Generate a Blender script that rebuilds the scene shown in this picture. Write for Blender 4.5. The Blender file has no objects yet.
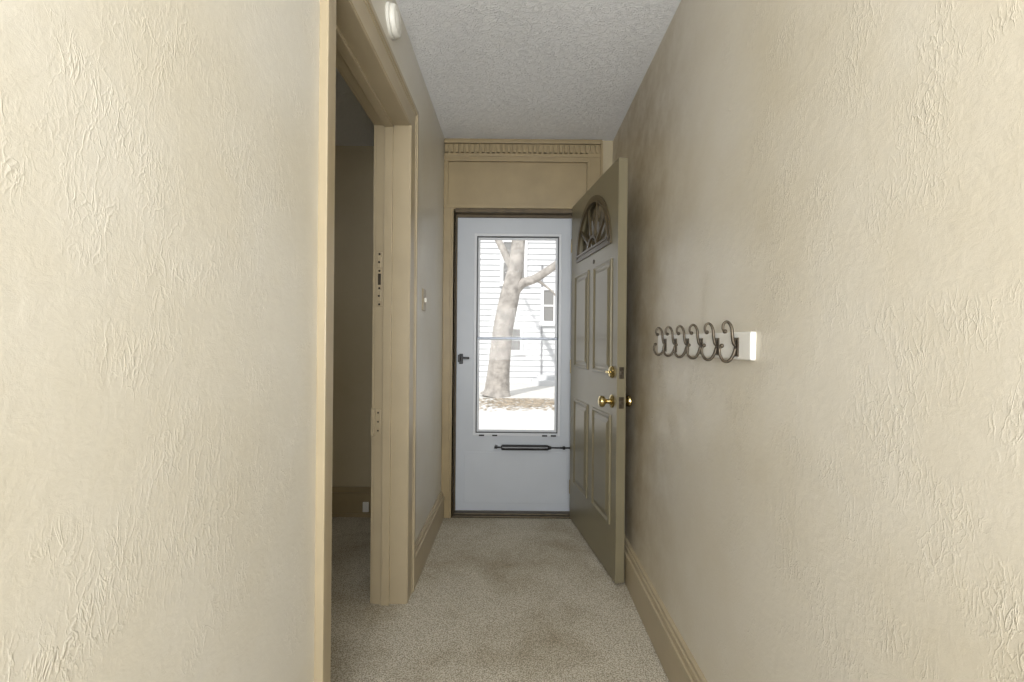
import bpy, bmesh, math, random
from mathutils import Vector, Matrix
random.seed(7)
scene = bpy.context.scene
try:
    scene.view_settings.view_transform = 'Standard'
    scene.view_settings.look = 'None'
except Exception:
    pass
COL = scene.collection

def lin(c):
    c = c/255.0
    return c/12.92 if c <= 0.04045 else ((c+0.055)/1.055)**2.4
def rgb(r, g, b): return (lin(r), lin(g), lin(b), 1)

# ---------------------------------------------------------------- materials
def mat(name, col, rough=0.5, metal=0.0, var=0.0, vscale=6, bump=None, spec=0.5, col2=None):
    m = bpy.data.materials.new(name); m.use_nodes = True
    nt = m.node_tree; b = nt.nodes['Principled BSDF']
    b.inputs['Base Color'].default_value = col
    b.inputs['Roughness'].default_value = rough
    b.inputs['Metallic'].default_value = metal
    b.inputs['Specular IOR Level'].default_value = spec
    tc = nt.nodes.new('ShaderNodeTexCoord')
    if var or col2:
        n = nt.nodes.new('ShaderNodeTexNoise'); n.inputs['Scale'].default_value = vscale
        n.inputs['Detail'].default_value = 5
        r = nt.nodes.new('ShaderNodeValToRGB')
        c2 = col2 if col2 else tuple(x*(1-var) for x in col[:3])+(1,)
        r.color_ramp.elements[0].position = .35; r.color_ramp.elements[1].position = .65
        r.color_ramp.elements[0].color = c2; r.color_ramp.elements[1].color = col
        nt.links.new(tc.outputs['Object'], n.inputs['Vector'])
        nt.links.new(n.outputs['Fac'], r.inputs['Fac'])
        nt.links.new(r.outputs['Color'], b.inputs['Base Color'])
    if bump:
        n = nt.nodes.new('ShaderNodeTexNoise'); n.inputs['Scale'].default_value = bump[0]
        n.inputs['Detail'].default_value = 4
        bp = nt.nodes.new('ShaderNodeBump'); bp.inputs['Strength'].default_value = bump[1]
        bp.inputs['Distance'].default_value = bump[2]
        nt.links.new(tc.outputs['Object'], n.inputs['Vector'])
        nt.links.new(n.outputs['Fac'], bp.inputs['Height'])
        nt.links.new(bp.outputs['Normal'], b.inputs['Normal'])
    return m

def plaster(name, col, col2, rough, strength, sc=1.0, stroke=True, dist=.0022, fine=1.0, grime_shade=False, ridge_amt=.62):
    m = bpy.data.materials.new(name); m.use_nodes = True
    nt = m.node_tree; N = nt.nodes; L = nt.links; b = N['Principled BSDF']
    b.inputs['Roughness'].default_value = rough
    tc = N.new('ShaderNodeTexCoord')
    n0 = N.new('ShaderNodeTexNoise'); n0.inputs['Scale'].default_value = 1.5; n0.inputs['Detail'].default_value = 7
    n0.inputs['Roughness'].default_value = .6
    L.new(tc.outputs['Object'], n0.inputs['Vector'])
    r0 = N.new('ShaderNodeValToRGB'); r0.color_ramp.elements[0].position = .3; r0.color_ramp.elements[1].position = .62
    r0.color_ramp.elements[0].color = col2; r0.color_ramp.elements[1].color = col
    L.new(n0.outputs['Fac'], r0.inputs['Fac'])
    csock = r0.outputs['Color']
    if grime_shade:   # hand and rub marks, with the door's shadow painted in, near the door edge
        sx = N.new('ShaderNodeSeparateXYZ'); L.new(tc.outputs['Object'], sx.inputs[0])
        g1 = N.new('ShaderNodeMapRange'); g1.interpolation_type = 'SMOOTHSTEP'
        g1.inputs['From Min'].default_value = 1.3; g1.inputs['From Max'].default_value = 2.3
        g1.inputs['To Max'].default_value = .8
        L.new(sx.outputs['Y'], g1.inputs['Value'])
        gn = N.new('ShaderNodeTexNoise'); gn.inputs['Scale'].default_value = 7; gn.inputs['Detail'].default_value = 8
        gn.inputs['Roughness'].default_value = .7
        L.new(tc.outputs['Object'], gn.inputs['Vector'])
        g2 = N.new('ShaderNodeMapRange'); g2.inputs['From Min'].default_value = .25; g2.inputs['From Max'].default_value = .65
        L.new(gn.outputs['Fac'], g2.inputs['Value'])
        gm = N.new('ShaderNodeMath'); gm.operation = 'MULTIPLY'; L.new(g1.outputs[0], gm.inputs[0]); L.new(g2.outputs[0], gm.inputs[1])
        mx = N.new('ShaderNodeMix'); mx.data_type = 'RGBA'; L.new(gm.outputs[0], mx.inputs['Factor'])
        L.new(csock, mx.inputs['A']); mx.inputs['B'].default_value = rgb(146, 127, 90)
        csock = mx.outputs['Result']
    L.new(csock, b.inputs['Base Color'])
    def ridge(scale, distn, width, vec):
        n = N.new('ShaderNodeTexNoise'); n.inputs['Scale'].default_value = scale
        n.inputs['Detail'].default_value = 4; n.inputs['Distortion'].default_value = distn
        L.new(vec, n.inputs['Vector'])
        s = N.new('ShaderNodeMath'); s.operation = 'SUBTRACT'; s.inputs[1].default_value = .5
        L.new(n.outputs['Fac'], s.inputs[0])
        a = N.new('ShaderNodeMath'); a.operation = 'ABSOLUTE'; L.new(s.outputs[0], a.inputs[0])
        mr = N.new('ShaderNodeMapRange'); mr.inputs['From Min'].default_value = 0; mr.inputs['From Max'].default_value = width
        mr.inputs['To Min'].default_value = 1; mr.inputs['To Max'].default_value = 0
        L.new(a.outputs[0], mr.inputs['Value']); return mr.outputs[0]
    mp = N.new('ShaderNodeMapping'); mp.inputs['Scale'].default_value = (1, 1.5, .6); mp.inputs['Rotation'].default_value = (.35, 0, 0)
    L.new(tc.outputs['Object'], mp.inputs['Vector'])
    ra = ridge(32*sc, .5, .03, mp.outputs[0])
    rb = ridge(66*sc, .3, .06, mp.outputs[0])
    msk = N.new('ShaderNodeTexNoise'); msk.inputs['Scale'].default_value = 8*sc; msk.inputs['Detail'].default_value = 6
    L.new(tc.outputs['Object'], msk.inputs['Vector'])
    mk = N.new('ShaderNodeMapRange'); mk.inputs['From Min'].default_value = .46; mk.inputs['From Max'].default_value = .70
    L.new(msk.outputs['Fac'], mk.inputs['Value'])
    ad = N.new('ShaderNodeMath'); ad.operation = 'MULTIPLY_ADD'; ad.inputs[1].default_value = .6; L.new(rb, ad.inputs[0]); L.new(ra, ad.inputs[2])
    mu = N.new('ShaderNodeMath'); mu.operation = 'MULTIPLY'; L.new(ad.outputs[0], mu.inputs[0])
    if stroke:
        sc_ = N.new('ShaderNodeMath'); sc_.operation = 'MULTIPLY'; sc_.inputs[1].default_value = ridge_amt
        L.new(mk.outputs[0], sc_.inputs[0]); L.new(sc_.outputs[0], mu.inputs[1])
    else: mu.inputs[1].default_value = .7
    fn = N.new('ShaderNodeTexNoise'); fn.inputs['Scale'].default_value = 34*sc; fn.inputs['Detail'].default_value = 8
    fn.inputs['Roughness'].default_value = .68; fn.inputs['Distortion'].default_value = .3
    L.new(tc.outputs['Object'], fn.inputs['Vector'])
    a2 = N.new('ShaderNodeMath'); a2.operation = 'MULTIPLY_ADD'; a2.inputs[1].default_value = fine
    L.new(fn.outputs['Fac'], a2.inputs[0]); L.new(mu.outputs[0], a2.inputs[2])
    bp = N.new('ShaderNodeBump'); bp.inputs['Strength'].default_value = strength; bp.inputs['Distance'].default_value = dist
    L.new(a2.outputs[0], bp.inputs['Height']); L.new(bp.outputs['Normal'], b.inputs['Normal'])
    return m

def carpet_mat():
    m = bpy.data.materials.new('carpet'); m.use_nodes = True
    nt = m.node_tree; N = nt.nodes; L = nt.links; b = N['Principled BSDF']
    b.inputs['Roughness'].default_value = .95; b.inputs['Specular IOR Level'].default_value = .1
    tc = N.new('ShaderNodeTexCoord')
    f = N.new('ShaderNodeTexNoise'); f.inputs['Scale'].default_value = 210; f.inputs['Detail'].default_value = 3
    s = N.new('ShaderNodeTexNoise'); s.inputs['Scale'].default_value = 3.4; s.inputs['Detail'].default_value = 8
    s.inputs['Distortion'].default_value = .2; s.inputs['Roughness'].default_value = .6
    for n in (f, s): L.new(tc.outputs['Object'], n.inputs['Vector'])
    r = N.new('ShaderNodeValToRGB'); r.color_ramp.elements[0].position = .36; r.color_ramp.elements[1].position = .62
    r.color_ramp.elements[0].color = rgb(140, 132, 115); r.color_ramp.elements[1].color = rgb(210, 203, 187)
    L.new(f.outputs['Fac'], r.inputs['Fac'])
    r2 = N.new('ShaderNodeValToRGB'); r2.color_ramp.elements[0].position = .26; r2.color_ramp.elements[1].position = .56
    r2.color_ramp.elements[0].color = (.70, .66, .59, 1); r2.color_ramp.elements[1].color = (1, 1, 1, 1)
    L.new(s.outputs['Fac'], r2.inputs['Fac'])
    mx = N.new('ShaderNodeMix'); mx.data_type = 'RGBA'; mx.blend_type = 'MULTIPLY'; mx.inputs['Factor'].default_value = 1
    L.new(r.outputs['Color'], mx.inputs['A']); L.new(r2.outputs['Color'], mx.inputs['B'])
    L.new(mx.outputs['Result'], b.inputs['Base Color'])
    bp = N.new('ShaderNodeBump'); bp.inputs['Strength'].default_value = .7; bp.inputs['Distance'].default_value = .005
    L.new(f.outputs['Fac'], bp.inputs['Height']); L.new(bp.outputs['Normal'], b.inputs['Normal'])
    return m

def glass_mat(name, tint=(1, 1, 1, 1), refl=.08):
    m = bpy.data.materials.new(name); m.use_nodes = True
    nt = m.node_tree; N = nt.nodes; L = nt.links
    N.remove(N['Principled BSDF'])
    t = N.new('ShaderNodeBsdfTransparent'); t.inputs[0].default_value = tint
    g = N.new('ShaderNodeBsdfGlossy'); g.inputs['Roughness'].default_value = .03
    mx = N.new('ShaderNodeMixShader'); mx.inputs[0].default_value = refl
    L.new(t.outputs[0], mx.inputs[1]); L.new(g.outputs[0], mx.inputs[2])
    L.new(mx.outputs[0], N['Material Output'].inputs['Surface'])
    return m

M_wall = plaster('textured_wall_paint', rgb(207, 203, 193), rgb(199, 192, 175), .34, .5)
M_wallr = plaster('textured_wall_paint_rubbed_shaded', rgb(205, 199, 186), rgb(195, 186, 166), .32, .55, grime_shade=True)
M_wallend = plaster('textured_wall_paint_tan', rgb(184, 172, 144), rgb(172, 158, 128), .4, .5)
M_ceil = plaster('textured_ceiling', rgb(240, 241, 243), rgb(232, 233, 234), .6, .85, sc=.8, stroke=False, dist=.0045)
M_trim = mat('tan_gloss_trim_paint', rgb(170, 156, 129), .35, var=.08, vscale=5, bump=(25, .15, .002))
M_trim2 = mat('ochre_door_trim_paint', rgb(156, 139, 106), .4, var=.12, vscale=7, bump=(25, .15, .002))
M_darktrim = mat('dark_weathered_jamb', rgb(96, 82, 58), .55, var=.25, vscale=20)
M_door = mat('olive_door_paint', rgb(126, 118, 95), .32, var=.08, vscale=4, bump=(60, .08, .001))
M_white = mat('white_storm_paint', rgb(188, 193, 200), .4, var=.05, vscale=4)
M_whiteins = mat('white_sash', rgb(206, 209, 214), .35)
M_gasket = mat('dark_gasket', rgb(70, 72, 74), .6)
M_black = mat('black_metal', rgb(22, 22, 24), .35, bump=(80, .05, .001))
M_bar = mat('grey_aluminium_bar', rgb(110, 114, 120), .35, .6)
M_brass = mat('polished_brass', rgb(205, 185, 130), .22, 1.0, var=.2, vscale=60)
M_bronze = mat('antique_bronze_iron', rgb(92, 83, 70), .35, .7, var=.4, vscale=90)
M_plastic = mat('white_plastic', rgb(226, 224, 216), .4)
M_rack = mat('white_rack_paint', rgb(228, 226, 220), .35, bump=(40, .05, .001))
M_alu = mat('threshold_metal', rgb(84, 74, 56), .4, .5, var=.3, vscale=30)
M_carpet = carpet_mat()
M_glass = glass_mat('clear_glass', refl=.003)
M_fang = glass_mat('fanlight_glass', (.75, .75, .72, 1), .3)
M_fanfr = mat('bronze_fanlight_frame', rgb(84, 73, 52), .4, var=.1)
M_siding = mat('white_siding', rgb(208, 209, 210), .7)
M_hwin = mat('house_window_dark', rgb(138, 137, 135), .4, spec=.1)
M_htrim = mat('house_window_trim', rgb(235, 235, 235), .6)
M_bark = mat('pale_bark', rgb(178, 172, 165), .9, var=.4, vscale=5, bump=(8, .8, .05))
M_ground = mat('pale_pavement', rgb(220, 218, 213), .9, var=.10, vscale=1.2)
M_leaf = mat('dry_leaves', rgb(200, 184, 162), .8, var=.3, vscale=9)
M_roof = mat('grey_shingle', rgb(150, 150, 152), .9, var=.2, vscale=5)
M_dkhole = mat('dark_recess', rgb(52, 44, 32), .8)

# ---------------------------------------------------------------- mesh helpers
def finish(bm, name, m, loc=(0, 0, 0), parent=None, bevel=0, smooth=False, seg=2):
    bmesh.ops.recalc_face_normals(bm, faces=bm.faces)
    me = bpy.data.meshes.new(name); 
    if smooth:
        for f in bm.faces: f.smooth = True
    bm.to_mesh(me); bm.free()
    o = bpy.data.objects.new(name, me); COL.objects.link(o)
    me.materials.append(m)
    o.location = loc
    if parent: o.parent = parent
    if bevel:
        b = o.modifiers.new('bevel', 'BEVEL'); b.width = bevel; b.segments = seg; b.limit_method = 'ANGLE'
        b.harden_normals = False
    return o
def add_box(bm, x0, x1, y0, y1, z0, z1, M=None):
    vs = [bm.verts.new((x, y, z)) for x in (x0, x1) for y in (y0, y1) for z in (z0, z1)]
    for f in ((0, 1, 3, 2), (4, 6, 7, 5), (0, 4, 5, 1), (2, 3, 7, 6), (0, 2, 6, 4), (1, 5, 7, 3)):
        bm.faces.new([vs[i] for i in f])
    if M: 
        for v in vs: v.co = M @ v.co
def boxes(name, lst, m, bevel=0, parent=None, kind=None, **kw):
    x0 = min(b[0] for b in lst); x1 = max(b[1] for b in lst)
    y0 = min(b[2] for b in lst); y1 = max(b[3] for b in lst); z0 = min(b[4] for b in lst)
    cx, cy = (x0+x1)/2, (y0+y1)/2
    bm = bmesh.new()
    for b in lst: add_box(bm, b[0]-cx, b[1]-cx, b[2]-cy, b[3]-cy, b[4]-z0, b[5]-z0)
    o = finish(bm, name, m, (cx, cy, z0), parent, bevel)
    tag(o, kind=kind, **kw)
    return o
def tag(o, label=None, category=None, kind=None, group=None):
    if label: o['label'] = label
    if category: o['category'] = category
    if kind: o['kind'] = kind
    if group: o['group'] = group
    return o
def empty(name, loc, **kw):
    e = bpy.data.objects.new(name, None); COL.objects.link(e); e.location = loc
    e.empty_display_size = .05
    return tag(e, **kw)
def lathe(name, prof, m, loc, axis='Z', parent=None, n=32):
    bm = bmesh.new(); rings = []
    for r, h in prof:
        ring = []
        for i in range(n):
            a = 2*math.pi*i/n
            p = Vector((max(r, 1e-5)*math.cos(a), max(r, 1e-5)*math.sin(a), h))
            if axis == 'X': p = Vector((p.z, p.x, p.y))
            if axis == '-X': p = Vector((-p.z, p.x, p.y))
            if axis == 'Y': p = Vector((p.x, p.z, p.y))
            if axis == '-Y': p = Vector((p.x, -p.z, p.y))
            ring.append(bm.verts.new(p))
        rings.append(ring)
    for a, b in zip(rings, rings[1:]):
        for i in range(n):
            j = (i+1) % n
            bm.faces.new((a[i], a[j], b[j], b[i]))
    bm.faces.new(rings[0]); bm.faces.new(rings[-1])
    o = finish(bm, name, m, loc, parent, smooth=True)
    md = o.modifiers.new('es', 'EDGE_SPLIT'); md.split_angle = math.radians(35)
    return o
def tube(bm, pts, rads, n=10, cap=True):
    rings = []; prev = None
    for i, p in enumerate(pts):
        p = Vector(p)
        t = (Vector(pts[min(i+1, len(pts)-1)])-Vector(pts[max(i-1, 0)])).normalized()
        if prev is None:
            ref = Vector((0, 1, 0)) if abs(t.y) < .9 else Vector((1, 0, 0))
        else: ref = prev
        u = (ref - t*ref.dot(t)).normalized(); w = t.cross(u); prev = u
        r = rads[i] if hasattr(rads, '__len__') else rads
        rings.append([bm.verts.new(p+u*r*math.cos(2*math.pi*k/n)+w*r*math.sin(2*math.pi*k/n)) for k in range(n)])
    for a, b in zip(rings, rings[1:]):
        for i in range(n):
            j = (i+1) % n; bm.faces.new((a[i], a[j], b[j], b[i]))
    if cap: bm.faces.new(rings[0]); bm.faces.new(rings[-1])
def smooth_path(pts, k=6):
    P = [Vector(p) for p in pts]; P = [2*P[0]-P[1]]+P+[2*P[-1]-P[-2]]
    out = []
    for i in range(1, len(P)-2):
        for s in range(k):
            t = s/k; a, b, c, d = P[i-1:i+3]
            out.append(.5*((2*b)+(c-a)*t+(2*a-5*b+4*c-d)*t*t+(-a+3*b-3*c+d)*t**3))
    out.append(P[-2]); return out

H = 2.53          # ceiling
YE = 3.0          # end wall
XL = -.49         # left wall face
def XR(z): return .565+.075*z/H
YB = -3.2

# ---------------------------------------------------------------- shell
OY0, OY1, OZ = 1.167, 2.0, 2.142     # side doorway
boxes('floor', [(-3.2, .85, YB-.15, 2.985, -.12, 0)], M_carpet, kind='structure', label='worn beige cut-pile carpet with stains', category='floor')
boxes('ceiling', [(-.64, .9, YB-.15, 3.14, H, H+.15)], M_ceil, kind='structure', label='white textured plaster ceiling', category='ceiling')
boxes('wall_left', [(-.63, XL, YB, OY0, 0, H), (-.63, XL, OY1, YE, 0, H), (-.63, XL, OY0, OY1, OZ, H)], M_wall,
      kind='structure', label='cream textured plaster wall with doorway', category='wall')
bm = bmesh.new()
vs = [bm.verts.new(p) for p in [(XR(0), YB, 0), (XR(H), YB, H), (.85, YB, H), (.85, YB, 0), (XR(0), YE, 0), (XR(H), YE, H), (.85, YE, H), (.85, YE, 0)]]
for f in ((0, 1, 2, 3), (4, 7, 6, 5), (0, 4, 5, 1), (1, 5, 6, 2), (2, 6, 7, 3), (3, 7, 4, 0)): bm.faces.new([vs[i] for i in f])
tag(finish(bm, 'wall_right', M_wallr), kind='structure', label='cream textured plaster wall with rub marks and painted door shadow', category='wall')
DX0, DX1, DZ = -.425, .43, 2.055
boxes('wall_front', [(-3.2, DX0, YE, 3.14, -.1, H), (DX1, .85, YE, 3.14, -.1, H), (DX0, DX1, YE, 3.14, DZ, H)], M_wallend,
      kind='structure', label='end wall around the entrance door', category='wall')
boxes('wall_back', [(-.64, .85, YB-.15, YB, 0, H)], M_wall, kind='structure', label='cream plaster wall', category='wall')
# side room
boxes('wall_side_room', [(-3.2, -3.05, YB, YE, 0, 2.5), (-3.05, -.63, -.6, -.45, 0, 2.5)], M_wall, kind='structure', label='plain wall of dim side room', category='wall')
boxes('ceiling_side_room', [(-3.2, -.63, -.6, YE, 2.48, 2.62)], M_ceil, kind='structure', label='ceiling of dim side room', category='ceiling')
boxes('baseboard_side_room', [(-3.05, -.63, 2.975, YE, 0, .16), (-3.05, -.63, 2.983, YE, .10, .195), (-3.05, -.63, 2.965, YE, 0, .025)], M_trim2, .003,
      kind='structure', label='tan painted baseboard in side room', category='baseboard')

# baseboards
boxes('baseboard_right', [(XR(0)-.024, XR(0)+.01, YB, YE-.03, 0, .15), (XR(0)-.016, XR(0)+.01, YB, YE-.03, .10, .172), (XR(0)-.009, XR(0)+.01, YB, YE-.03, .12, .185)],
      M_trim, .004, kind='structure', label='tall tan painted baseboard with moulded top', category='baseboard')
boxes('baseboard_left', [(XL, XL+.022, 2.113, YE-.03, 0, .15), (XL, XL+.014, 2.113, YE-.03, .10, .172), (XL, XL+.008, 2.113, YE-.03, .12, .185)],
      M_trim, .004, kind='structure', label='tall tan painted baseboard with moulded top', category='baseboard')

# ---------------------------------------------------------------- side doorway trim
CW = .11; CN = .066; T = XL
ct = OZ+CW
def cas(y0, y1, outer):
    L_ = [(T-.002, T+.014, y0, y1, 0, OZ+.002)]
    top = ct+.003
    if outer < 0: L_ += [(T-.001, T+.022, y0-.002, y0+.018, 0, top), (T-.001, T+.017, y0+.001, y0+.03, 0, ct-.001)]
    else: L_ += [(T-.001, T+.022, y1-.018, y1+.002, 0, top), (T-.001, T+.017, y1-.03, y1-.001, 0, ct-.001)]
    return L_
lst = cas(OY0-CN, OY0, -1)+cas(OY1, OY1+CW, 1)
lst += [(T-.002, T+.0135, OY0-CN+.002, OY1+CW-.002, OZ, ct), (T-.002, T+.0215, OY0-CN+.001, OY1+CW-.001, ct-.018, ct+.002),
        (T-.002, T+.0165, OY0-CN+.003, OY1+CW-.003, ct-.03, ct+.001)]
trim1 = boxes('trim_1', lst, M_trim, .002, kind='structure', label='tan painted moulded door casing', category='door casing')
jl = [(-.632, T+.010, OY1-.004, OY1+.02, 0, OZ+.02), (-.632, T+.010, OY0-.02, OY0+.004, 0, OZ+.02), (-.632, T+.010, OY0, OY1, OZ-.004, OZ+.02),
      (-.592, -.555, OY1-.016, OY1+.001, 0, OZ), (-.592, -.555, OY0-.001, OY0+.016, 0, OZ), (-.592, -.555, OY0, OY1, OZ-.016, OZ+.001),
      (-.644, -.629, OY1-.001, OY1+.09, 0, OZ+.09), (-.644, -.629, OY0-.09, OY0+.001, 0, OZ+.09), (-.645, -.629, OY0-.089, OY1+.089, OZ-.001, OZ+.089)]
jamb = boxes('trim_2', jl, M_trim, .002, kind='structure', label='tan painted door jamb with stop and old hardware', category='door jamb')
def part(o, p):
    o.parent = p; o.matrix_parent_inverse = Matrix.Translation(-p.location); return o
sp = boxes('strike_plate', [(-.625, -.598, OY1-.008, OY1, 1.33, 1.57), (-.620, -.603, OY1-.014, OY1-.004, 1.35, 1.40), (-.620, -.603, OY1-.014, OY1-.004, 1.50, 1.55)], M_trim, .002)
sp['label'] = 'paint-covered strike plate'; part(sp, jamb)
sl = boxes('strike_slot', [(-.618, -.605, OY1-.0088, OY1-.004, 1.425, 1.475)], M_dkhole); part(sl, jamb)
for i, z in enumerate((1.338, 1.375, 1.41, 1.487, 1.525, 1.562)):
    s = lathe('screw_hole', [(.005, 0), (.005, .0085 if i in (1, 4) else .003)], M_dkhole, (-.6115, OY1-.0064, z), '-Y', n=12); part(s, jamb)
hg = boxes('hinge', [(-.630, -.600, OY1-.008, OY1, .76, .87), (-.642, -.624, OY1-.020, OY1-.002, .755, .875)], M_trim, .003); part(hg, jamb)
for z in (.775, .815, .855):
    s = lathe('screw_hole', [(.004, 0), (.004, .003)], M_dkhole, (-.612, OY1-.0064, z), '-Y', n=12); part(s, jamb)

# ---------------------------------------------------------------- entrance surround
fr = []
x0, x1 = XL, .565
fr += [(x0, -.412, 2.972, YE, 0, 2.075), (x0+.045, x0+.056, 2.966, YE, 0, 2.074), (.43, x1, 2.972, YE, 0, 2.075), (.445, .458, 2.966, YE, 0, 2.074)]
fr += [(x0+.001, x1-.001, 2.984, YE, 2.07, H)]
fr += [(x0+.0005, x0+.028, 2.9715, YE, 2.07, 2.42), (.462, x1-.0005, 2.9715, YE, 2.07, 2.46), (.462, .475, 2.966, YE, 2.07, 2.40), (x1-.014, x1+.001, 2.962, YE, 2.07, 2.50)]
fr += [(x0+.002, x1-.002, 2.968, YE, 2.062, 2.085), (x0+.002, .475, 2.9725, YE, 2.375, 2.42), (x0+.002, .474, 2.964, YE, 2.372, 2.386), (x0+.003, x1-.003, 2.967, YE, 2.405, 2.425)]
fr += [(x0+.001, x1-.001, 2.9625, YE, 2.492, 2.512)]
surround = boxes('trim_3', fr, M_trim2, .002, kind='structure', label='ochre painted entrance surround with panelled frieze', category='door surround')
dn = []
x = x0+.008
while x < x1-.02:
    dn.append((x, x+.019, 2.964, 2.985, 2.432, 2.485)); x += .0345
d = boxes('dentil_moulding', dn, M_trim2, .0015); d['label'] = 'row of small square dentils'; part(d, surround)
boxes('trim_4', [(DX0, -.412, YE-.028, 3.14, 0, DZ), (.42, DX1+.001, YE-.028, 3.14, 0, DZ), (DX0+.001, DX1, YE-.02, 3.139, DZ-.018, DZ+.01),
                 (-.413, -.405, 3.035, 3.055, 0, DZ-.02), (-.412, .42, 3.036, 3.054, DZ-.035, DZ-.017)], M_darktrim, .002, kind='structure', label='dark worn entrance door jamb', category='door jamb')
boxes('trim_5', [(DX0+.013, .42, 2.975, 3.15, -.02, .012), (DX0+.013, .42, 3.0, 3.03, .011, .02)], M_alu, .003, kind='structure', label='worn metal door threshold', category='threshold')

# ---------------------------------------------------------------- storm door
SX0, SX1, SY0, SY1 = -.408, .418, 3.058, 3.088
gx0, gx1, gz0, gz1 = -.272, .288, .55, 1.895
storm = empty('door_1', ((SX0+SX1)/2, SY0, .02), kind='structure', label='white storm door with two-pane glass insert', category='door')
def sb(name, lst, m, bevel=0, label=None):
    o = boxes(name, lst, m, bevel); part(o, storm)
    if label: o['label'] = label
    return o
sb('door_frame', [(SX0, gx0, SY0, SY1, .02, 2.02), (gx1, SX1, SY0, SY1, .02, 2.02), (gx0, gx1, SY0, SY1, gz1, 2.02), (gx0, gx1, SY0, SY1, .02, gz0)], M_white, 0)
sb('kick_panel', [(SX0+.06, SX1-.06, SY0-.003, SY0+.002, .07, .42)], M_white, .003)
def ring(a0, a1, b0, b1, t, y0, y1):
    return [(a0, a0+t, y0, y1, b0, b1), (a1-t, a1, y0, y1, b0, b1), (a0+t, a1-t, y0, y1, b0, b0+t), (a0+t, a1-t, y0, y1, b1-t, b1)]
sb('glazing_bead', ring(gx0-.018, gx1+.018, gz0-.018, gz1+.018, .018, SY0-.008, SY0+.002), M_whiteins, .003)
sb('gasket', ring(gx0, gx1, gz0, gz1, .007, SY0-.001, SY1), M_gasket)
sb('sash', ring(gx0+.007, gx1-.007, 1.19, gz1-.007, .014, SY0+.008, SY1-.004)+ring(gx0+.007, gx1-.007, gz0+.007, 1.20, .014, SY0+.002, SY0+.014), M_whiteins, .001)
sb('meeting_rail', [(gx0+.005, gx1-.005, SY0-.002, SY0+.012, 1.19, 1.206)], M_bar, .002, 'grey metal meeting rail')
sb('window_pane', [(gx0+.015, gx1-.015, SY0+.016, SY0+.019, 1.2, gz1-.015)], M_glass)
sb('window_pane', [(gx0+.015, gx1-.015, SY0+.006, SY0+.009, gz0+.015, 1.2)], M_glass)
for cx in (-.23, -.14, .2, .26):
    sb('latch_clip', [(cx-.018, cx+.018, SY0-.014, SY0-.006, gz0-.02, gz0-.010)], M_black, .002, 'small black retaining clip')
sb('handle', [(-.388, -.362, SY0-.008, SY0, 1.02, 1.09), (-.382, -.368, SY0-.035, SY0-.008, 1.052, 1.072), (-.385, -.315, SY0-.045, SY0-.033, 1.054, 1.070), (-.392, -.374, SY0-.05, SY0-.03, 1.035, 1.085)], M_black, .004, 'black lever latch handle')
bm = bmesh.new()
tube(bm, [(-.115, 0, 0), (-.108, 0, 0), (-.107, 0, 0), (.20, 0, 0), (.205, 0, 0), (.225, 0, 0)], [.013, .018, .0185, .0185, .014, .01], 16)
tube(bm, [(.22, 0, 0), (.385, 0, 0)], .0055, 10)
tube(bm, [(-.155, 0, 0), (-.11, 0, 0)], .005, 10)
add_box(bm, -.16, -.14, -.008, .038, -.008, .008)
add_box(bm, .375, .398, -.012, .012, -.016, .016)
add_box(bm, .3, .318, -.01, .01, -.01, .01)
cl = finish(bm, 'door_closer', M_black, (0.02, SY0-.038, .460)); part(cl, storm); cl['label'] = 'black pneumatic door closer'
cl.modifiers.new('b', 'BEVEL').width = .002

# ---------------------------------------------------------------- open front door
P = Vector((.365, 2.968, .015)); ang = math.atan2(-.9886, .1507)
door = empty('door_2', P, kind='structure', label='open olive-tan panelled front door with fanlight', category='door')
door.rotation_euler = (0, 0, ang)
DW, DT, DH = .82, .045, 2.055
def dp(o, label=None):
    o.parent = door
    if label: o['label'] = label
    return o
fc, fz, fa, fb = .425, 1.68, .285, .29
bm = bmesh.new(); n = 32
arch = [(fc+fa*math.cos(math.pi*i/n), fz+fb*math.sin(math.pi*i/n)) for i in range(n+1)]
def vtx(p, y): return bm.verts.new((p[0], y, p[1]))
def face2(pts):
    for y in (0, DT): bm.faces.new([vtx(p, y) for p in pts])
face2([(0, 0), (DW, 0), (DW, fz), (0, fz)])
face2([(arch[0]), (DW, fz), (DW, DH), (fc+fa, DH)])
face2([(0, fz), (arch[-1]), (fc-fa, DH), (0, DH)])
for a, b in zip(arch, arch[1:]): face2([a, (a[0], DH), (b[0], DH), b])
def side(pts):
    for a, b in zip(pts, pts[1:]):
        bm.faces.new([vtx(a, 0), vtx(b, 0), vtx(b, DT), vtx(a, DT)])
side([(0, 0), (DW, 0), (DW, DH), (0, DH), (0, 0)])
side(arch+[arch[0]])
bmesh.ops.remove_doubles(bm, verts=bm.verts, dist=1e-5)
slab = finish(bm, 'door_slab', M_door, (0, 0, 0), door)
def panel(u0, u1, z0, z1):
    bm = bmesh.new()
    def rect(i, y): return [bm.verts.new(p) for p in ((u0+i, y, z0+i), (u1-i, y, z0+i), (u1-i, y, z1-i), (u0+i, y, z1-i))]
    rs = [rect(0, .0005), rect(.004, -.007), rect(.012, -.009), rect(.022, -.001), rect(.032, -.001), rect(.05, -.008)]
    for a, b in zip(rs, rs[1:]):
        for i in range(4):
            j = (i+1) % 4; bm.faces.new((a[i], a[j], b[j], b[i]))
    bm.faces.new(rs[-1])
    return finish(bm, 'door_panel', M_door, (0, 0, 0), door)
for (a, b) in ((.095, .375), (.465, .745)):
    panel(a, b, 1.0, 1.585); panel(a, b, .25, .80)
bm = bmesh.new()
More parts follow.
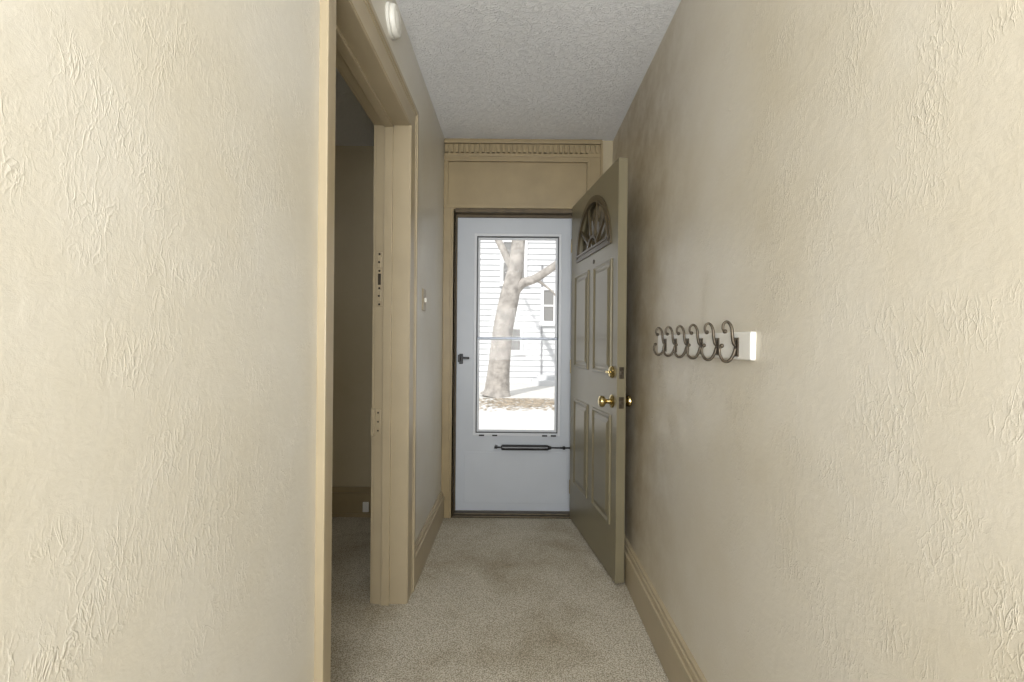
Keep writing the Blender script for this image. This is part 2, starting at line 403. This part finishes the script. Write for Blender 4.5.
def arc(a0, b0, a1, b1, y0, y1, n=32):
    for i in range(n):
        t0, t1 = math.pi*i/n, math.pi*(i+1)/n
        q = [(fc+a0*math.cos(t0), fz+b0*math.sin(t0)), (fc+a1*math.cos(t0), fz+b1*math.sin(t0)), (fc+a1*math.cos(t1), fz+b1*math.sin(t1)), (fc+a0*math.cos(t1), fz+b0*math.sin(t1))]
        F = [bm.verts.new((p[0], y0, p[1])) for p in q]; B = [bm.verts.new((p[0], y1, p[1])) for p in q]
        bm.faces.new(F); bm.faces.new(B[::-1])
        for k in range(4):
            l = (k+1) % 4; bm.faces.new((F[k], F[l], B[l], B[k]))
arc(fa-.022, fb-.022, fa+.018, fb+.016, -.008, .002)
arc(fa-.022, fb-.022, fa-.010, fb-.010, -.013, -.004)
add_box(bm, fc-fa-.018, fc+fa+.018, -.008, .002, fz-.018, fz+.022)
add_box(bm, fc-fa, fc+fa, -.013, -.004, fz+.010, fz+.022)
arc(.075, .075, .09, .09, -.004, .012, 20)
for t in (36, 72, 108, 144):
    a = math.radians(t)
    M_ = Matrix.Translation((fc, 0, fz)) @ Matrix.Rotation(-a, 4, 'Y')
    add_box(bm, .08, fb-.012, -.003, .01, -.007, .007, M_)
bmesh.ops.remove_doubles(bm, verts=bm.verts, dist=1e-5)
dp(finish(bm, 'fanlight_frame', M_fanfr, (0, 0, 0), door), 'half-round sunburst window frame')
bm = bmesh.new()
ar = [(fc+(fa-.01)*math.cos(math.pi*i/n), fz+.005+(fb-.015)*math.sin(math.pi*i/n)) for i in range(n+1)]
bm.faces.new([bm.verts.new((p[0], .018, p[1])) for p in ar])
dp(finish(bm, 'fanlight_glass', M_fang, (0, 0, 0), door))
kn = [(.0, 0), (.032, 0), (.033, .004), (.026, .009), (.013, .014), (.011, .03), (.015, .036), (.026, .044), (.029, .055), (.026, .064), (.015, .069), (0, .07)]
ku = DW-.062
k = lathe('door_knob', kn, M_brass, (ku, 0, .87), '-Y', door); k['label'] = 'round brass door knob'
k2 = lathe('door_knob', [(r, h*.75) for r, h in kn], M_brass, (ku, DT, .87), 'Y', door)
db = lathe('deadbolt', [(0, 0), (.03, 0), (.031, .006), (.024, .014), (.02, .016), (0, .016)], M_brass, (ku, 0, 1.015), '-Y', door)
db['label'] = 'brass deadbolt with thumb turn'
bm = bmesh.new(); add_box(bm, -.02, .02, -.03, -.014, -.006, .006)
tt = finish(bm, 'thumb_turn', M_brass, (0, 0, 0), db, .003)
for z, nm in ((.87, 'latch_plate'), (1.015, 'deadbolt_plate')):
    bm = bmesh.new(); add_box(bm, -.001, .0025, -.0125, .0125, -.028, .028); add_box(bm, .002, .006, -.007, .007, -.009, .009)
    finish(bm, nm, M_bronze, (DW, DT/2, z), door, .001)
for z in (.2, 1.0, 1.8):
    bm = bmesh.new(); tube(bm, [(0, 0, -.045), (0, 0, .045)], .007, 12)
    finish(bm, 'hinge', M_brass, (-.004, .004, z), door, smooth=False)
lathe('door_viewer', [(0, 0), (.012, 0), (.012, .003), (.006, .005), (0, .005)], M_bronze, (fc+.03, 0, 1.615), '-Y', door, 20)

# ---------------------------------------------------------------- coat rack
ry0, ry1 = 1.117, 1.85
rack = empty('coat_rack', (.60, (ry0+ry1)/2, 1.136), label='white wall-mounted coat rack with six metal double hooks', category='coat rack')
bd = boxes('board', [(.586, .603, ry0, ry1, 1.136, 1.209)], M_rack, .004); part(bd, rack)
prof2 = [(.006, -.002), (.016, -.022), (.032, -.036), (.052, -.036), (.066, -.022), (.068, -.006), (.060, .004)]
bm = bmesh.new()
for pr in ([(.006, .004), (.014, .012), (.019, .030), (.021, .048), (.029, .062), (.042, .068), (.054, .061), (.056, .048), (.048, .042)], prof2):
    pts = smooth_path([(-a*.68, 0, b) for a, b in pr], 5); m_ = len(pts)
    tube(bm, pts, [.0046-.0015*i/(m_-1) for i in range(m_)], 10)
    bmesh.ops.create_uvsphere(bm, u_segments=14, v_segments=10, radius=.006, matrix=Matrix.Translation(pts[-1]))
for f in bm.faces: f.smooth = True
add_box(bm, -.004, .001, -.010, .010, -.024, .026)
for z in (-.018, .020):
    bmesh.ops.create_uvsphere(bm, u_segments=10, v_segments=6, radius=.0035, matrix=Matrix.Translation((-.005, 0, z)))
hk = finish(bm, 'hook', M_bronze, (.586, 1.185, 1.168))
hk['label'] = 'antique bronze S-shaped coat hook'
part(hk, rack)
for i in range(1, 6):
    c = hk.copy(); COL.objects.link(c); c.location.y = 1.185+i*.113

# ---------------------------------------------------------------- smoke detector, switch, outlet
sm = empty('smoke_detector', (XL, 1.70, 2.392), label='round white smoke detector on the wall above the doorway', category='smoke detector')
a = lathe('mounting_base', [(0, 0), (.060, 0), (.060, .01), (.056, .012), (0, .012)], M_plastic, (0, 0, 0), 'X', sm, 40)
a = lathe('cover', [(.050, .01), (.056, .014), (.056, .022), (.051, .030), (.040, .033), (.036, .031), (.032, .031), (.028, .034), (0, .035)], M_plastic, (0, 0, 0), 'X', sm, 40)
sw = empty('light_switch', (XL, 2.36, 1.335), label='white wall light switch with toggle on textured wall', category='light switch')
boxes('cover_plate', [(-.001, .006, -.035, .035, 0, .115)], M_trim, .003, parent=sw)
boxes('toggle', [(.004, .016, -.005, .005, .045, .068)], M_plastic, .001, parent=sw)
ol = empty('wall_outlet', (-.985, 2.965, .04), label='small white outlet box on the side-room baseboard', category='outlet')
boxes('cover_plate', [(-.02, .02, -.012, .0, 0, .065)], M_plastic, .003, parent=ol)
boxes('socket', [(-.011, .011, -.015, -.011, .012, .05)], M_plastic, .001, parent=ol)

# ---------------------------------------------------------------- outside
GZ = -.3
boxes('ground', [(-25, 25, 3.3, 40, GZ-.2, GZ)], M_ground, kind='structure', label='bright pavement and yard outside', category='ground')
boxes('stoop', [(-1.0, 1.0, 3.15, 4.3, GZ, -.04), (-1.0, 1.0, 4.3, 4.6, GZ, -.17)], M_ground, .01, label='pale concrete front step outside the door', category='step')
HY = 16.0
house = empty('house', (1.5, HY, GZ), label='white clapboard neighbouring house', category='house')
bm = bmesh.new()
W0, W1 = -7.5, 6.5
z = 0; pitch = .2
while z < 7.2:
    vs = [bm.verts.new(p) for p in [(W0, -.045, z), (W1, -.045, z), (W1, 0, z+pitch), (W0, 0, z+pitch)]]
    bm.faces.new(vs)
    vs = [bm.verts.new(p) for p in [(W0, 0, z), (W1, 0, z), (W1, -.045, z), (W0, -.045, z)]]
    bm.faces.new(vs); z += pitch
add_box(bm, W0, W1, .01, 6, 0, 7.2)
finish(bm, 'siding', M_siding, (0, 0, 0), house)
boxes('roof', [(W0-.4, W1+.4, -.5, 6.3, 7.2, 7.5)], M_roof, parent=house)
def hwin(cx, z0, w, h):
    e = boxes('window', ring(cx-w/2-.1, cx+w/2+.1, z0-.1, z0+h+.1, .1, -.09, 0)+[(cx-w/2, cx+w/2, -.07, 0, z0+h/2-.03, z0+h/2+.03), (cx-w/2-.15, cx+w/2+.15, -.14, 0, z0-.16, z0-.1)], M_htrim, parent=house)
    g = boxes('window_glass', [(cx-w/2, cx+w/2, -.045, -.035, z0, z0+h)], M_hwin); g.parent = e
    g.location = g.location-e.location
hx = -1.5
hwin(-.15+hx, 1.15, .6, .75); hwin(-.1+hx, 3.6, .75, 1.4); hwin(1.15+hx, 2.2, .35, 1.1); hwin(-2.6+hx, 1.1, .9, 1.4); hwin(3.4+hx, 1.2, .9, 1.4); hwin(3.4+hx, 4, .9, 1.4); hwin(-2.6+hx, 4, .9, 1.4)
boxes('corner_board', [(.88+hx, .94+hx, -.06, 0, 0, 4.2)], M_roof, parent=house)
boxes('porch', [(.55+hx, 3+hx, -1.2, 0, 0, .16), (.75+hx, 3+hx, -.8, 0, .16, .3)], M_siding, parent=house)
tree = empty('tree', (-.5, 12, GZ), label='large pale-barked bare tree with forked trunk', category='tree')
bm = bmesh.new()
p = smooth_path([(-.02, 0, 0.0), (0, 0, .15), (.05, 0, .8), (.15, 0, 1.8), (.32, 0, 2.7), (.48, 0, 3.5), (.58, .1, 4.6), (.8, .2, 6.2), (.9, .3, 8)], 5)
rr = [.44, .34, .29, .27, .26, .2, .17, .13, .07]
def lerp(r, n):
    out = []
    for i in range(len(r)-1):
        for s in range(n): out.append(r[i]+(r[i+1]-r[i])*s/n)
    return out+[r[-1]]
tube(bm, p, lerp(rr, 5), 16)
finish(bm, 'trunk', M_bark, (0, 0, 0), tree, smooth=True)
def branch(pp, rr):
    bm = bmesh.new(); tube(bm, smooth_path(pp, 5), lerp(rr, 5), 10)
    finish(bm, 'branch', M_bark, (0, 0, 0), tree, smooth=True)
branch([(.3, 0, 2.6), (.62, -.05, 3.0), (1.0, -.1, 3.15), (1.6, -.2, 3.55), (2.4, -.3, 4.2), (3.2, -.3, 5.2)], [.17, .13, .115, .1, .08, .04])
branch([(.45, 0, 3.3), (.15, .1, 3.9), (-.3, .2, 4.8), (-.9, .3, 6)], [.12, .1, .08, .04])
branch([(1.0, -.1, 3.15), (1.2, -.1, 3.0), (1.5, -.1, 2.75), (1.75, -.1, 2.3)], [.05, .035, .025, .012])
branch([(.55, .1, 4.3), (1.0, 0, 4.7), (1.7, 0, 5.4)], [.08, .06, .03])
bm = bmesh.new()
for i in range(1500):
    x = random.gauss(.35, .8); y = min(11.45, random.gauss(10.7, .5)); s = random.uniform(.03, .055); a = random.random()*6.28
    zz = GZ+.003+random.random()*.004
    pts_ = []
    for k in range(5):
        t = a+k*6.283/5
        pts_.append(bm.verts.new((x+s*math.cos(t), y+s*math.sin(t)*.7, zz+random.uniform(0, .008))))
    bm.faces.new(pts_)
tag(finish(bm, 'fallen_leaves', M_leaf), kind='stuff', label='dry brown leaves scattered under the tree', category='leaves')

# ---------------------------------------------------------------- light
def area(name, loc, target, sx, sy, power, col=(1, 1, 1)):
    l = bpy.data.lights.new(name, 'AREA'); l.shape = 'RECTANGLE'; l.size = sx; l.size_y = sy; l.energy = power; l.color = col
    o = bpy.data.objects.new(name, l); COL.objects.link(o); o.location = loc
    o.rotation_euler = (Vector(target)-Vector(loc)).to_track_quat('-Z', 'Y').to_euler(); return o
area('flash_softbox', (.0, -1.2, 1.3), (0, 3, 2.8), .9, .9, 64, (.97, .985, 1))
area('hall_fill', (.0, -.45, 2.35), (0, .8, 0.4), .7, .5, 9.5, (.98, 1, 1))
area('side_room_fill', (-2.2, 1.0, 2.3), (-1.6, 2.2, 0), .5, .5, 4.2, (1, .95, .86))  # added fill that lightens the dim side room, no actual fixture
s = bpy.data.lights.new('sun', 'SUN'); s.energy = 3.3; s.angle = .02; s.color = (1, .98, .95)
so = bpy.data.objects.new('sun', s); COL.objects.link(so)
so.rotation_euler = Vector((.35, .75, -.62)).to_track_quat('-Z', 'Y').to_euler()
w = bpy.data.worlds.new('World'); scene.world = w; w.use_nodes = True
w.node_tree.nodes['Background'].inputs[0].default_value = (.96, .98, 1, 1)
w.node_tree.nodes['Background'].inputs[1].default_value = 1.15

# ---------------------------------------------------------------- camera
cd = bpy.data.cameras.new('camera'); cam = bpy.data.objects.new('camera', cd); COL.objects.link(cam)
cam.location = (0, 0, 1.18); cam.rotation_euler = (math.radians(90), math.radians(-.5), 0)
cd.sensor_width = 36; cd.lens = 447/1024*36; cd.shift_x = -.004; cd.shift_y = 0; cd.clip_start = .02
scene.camera = cam
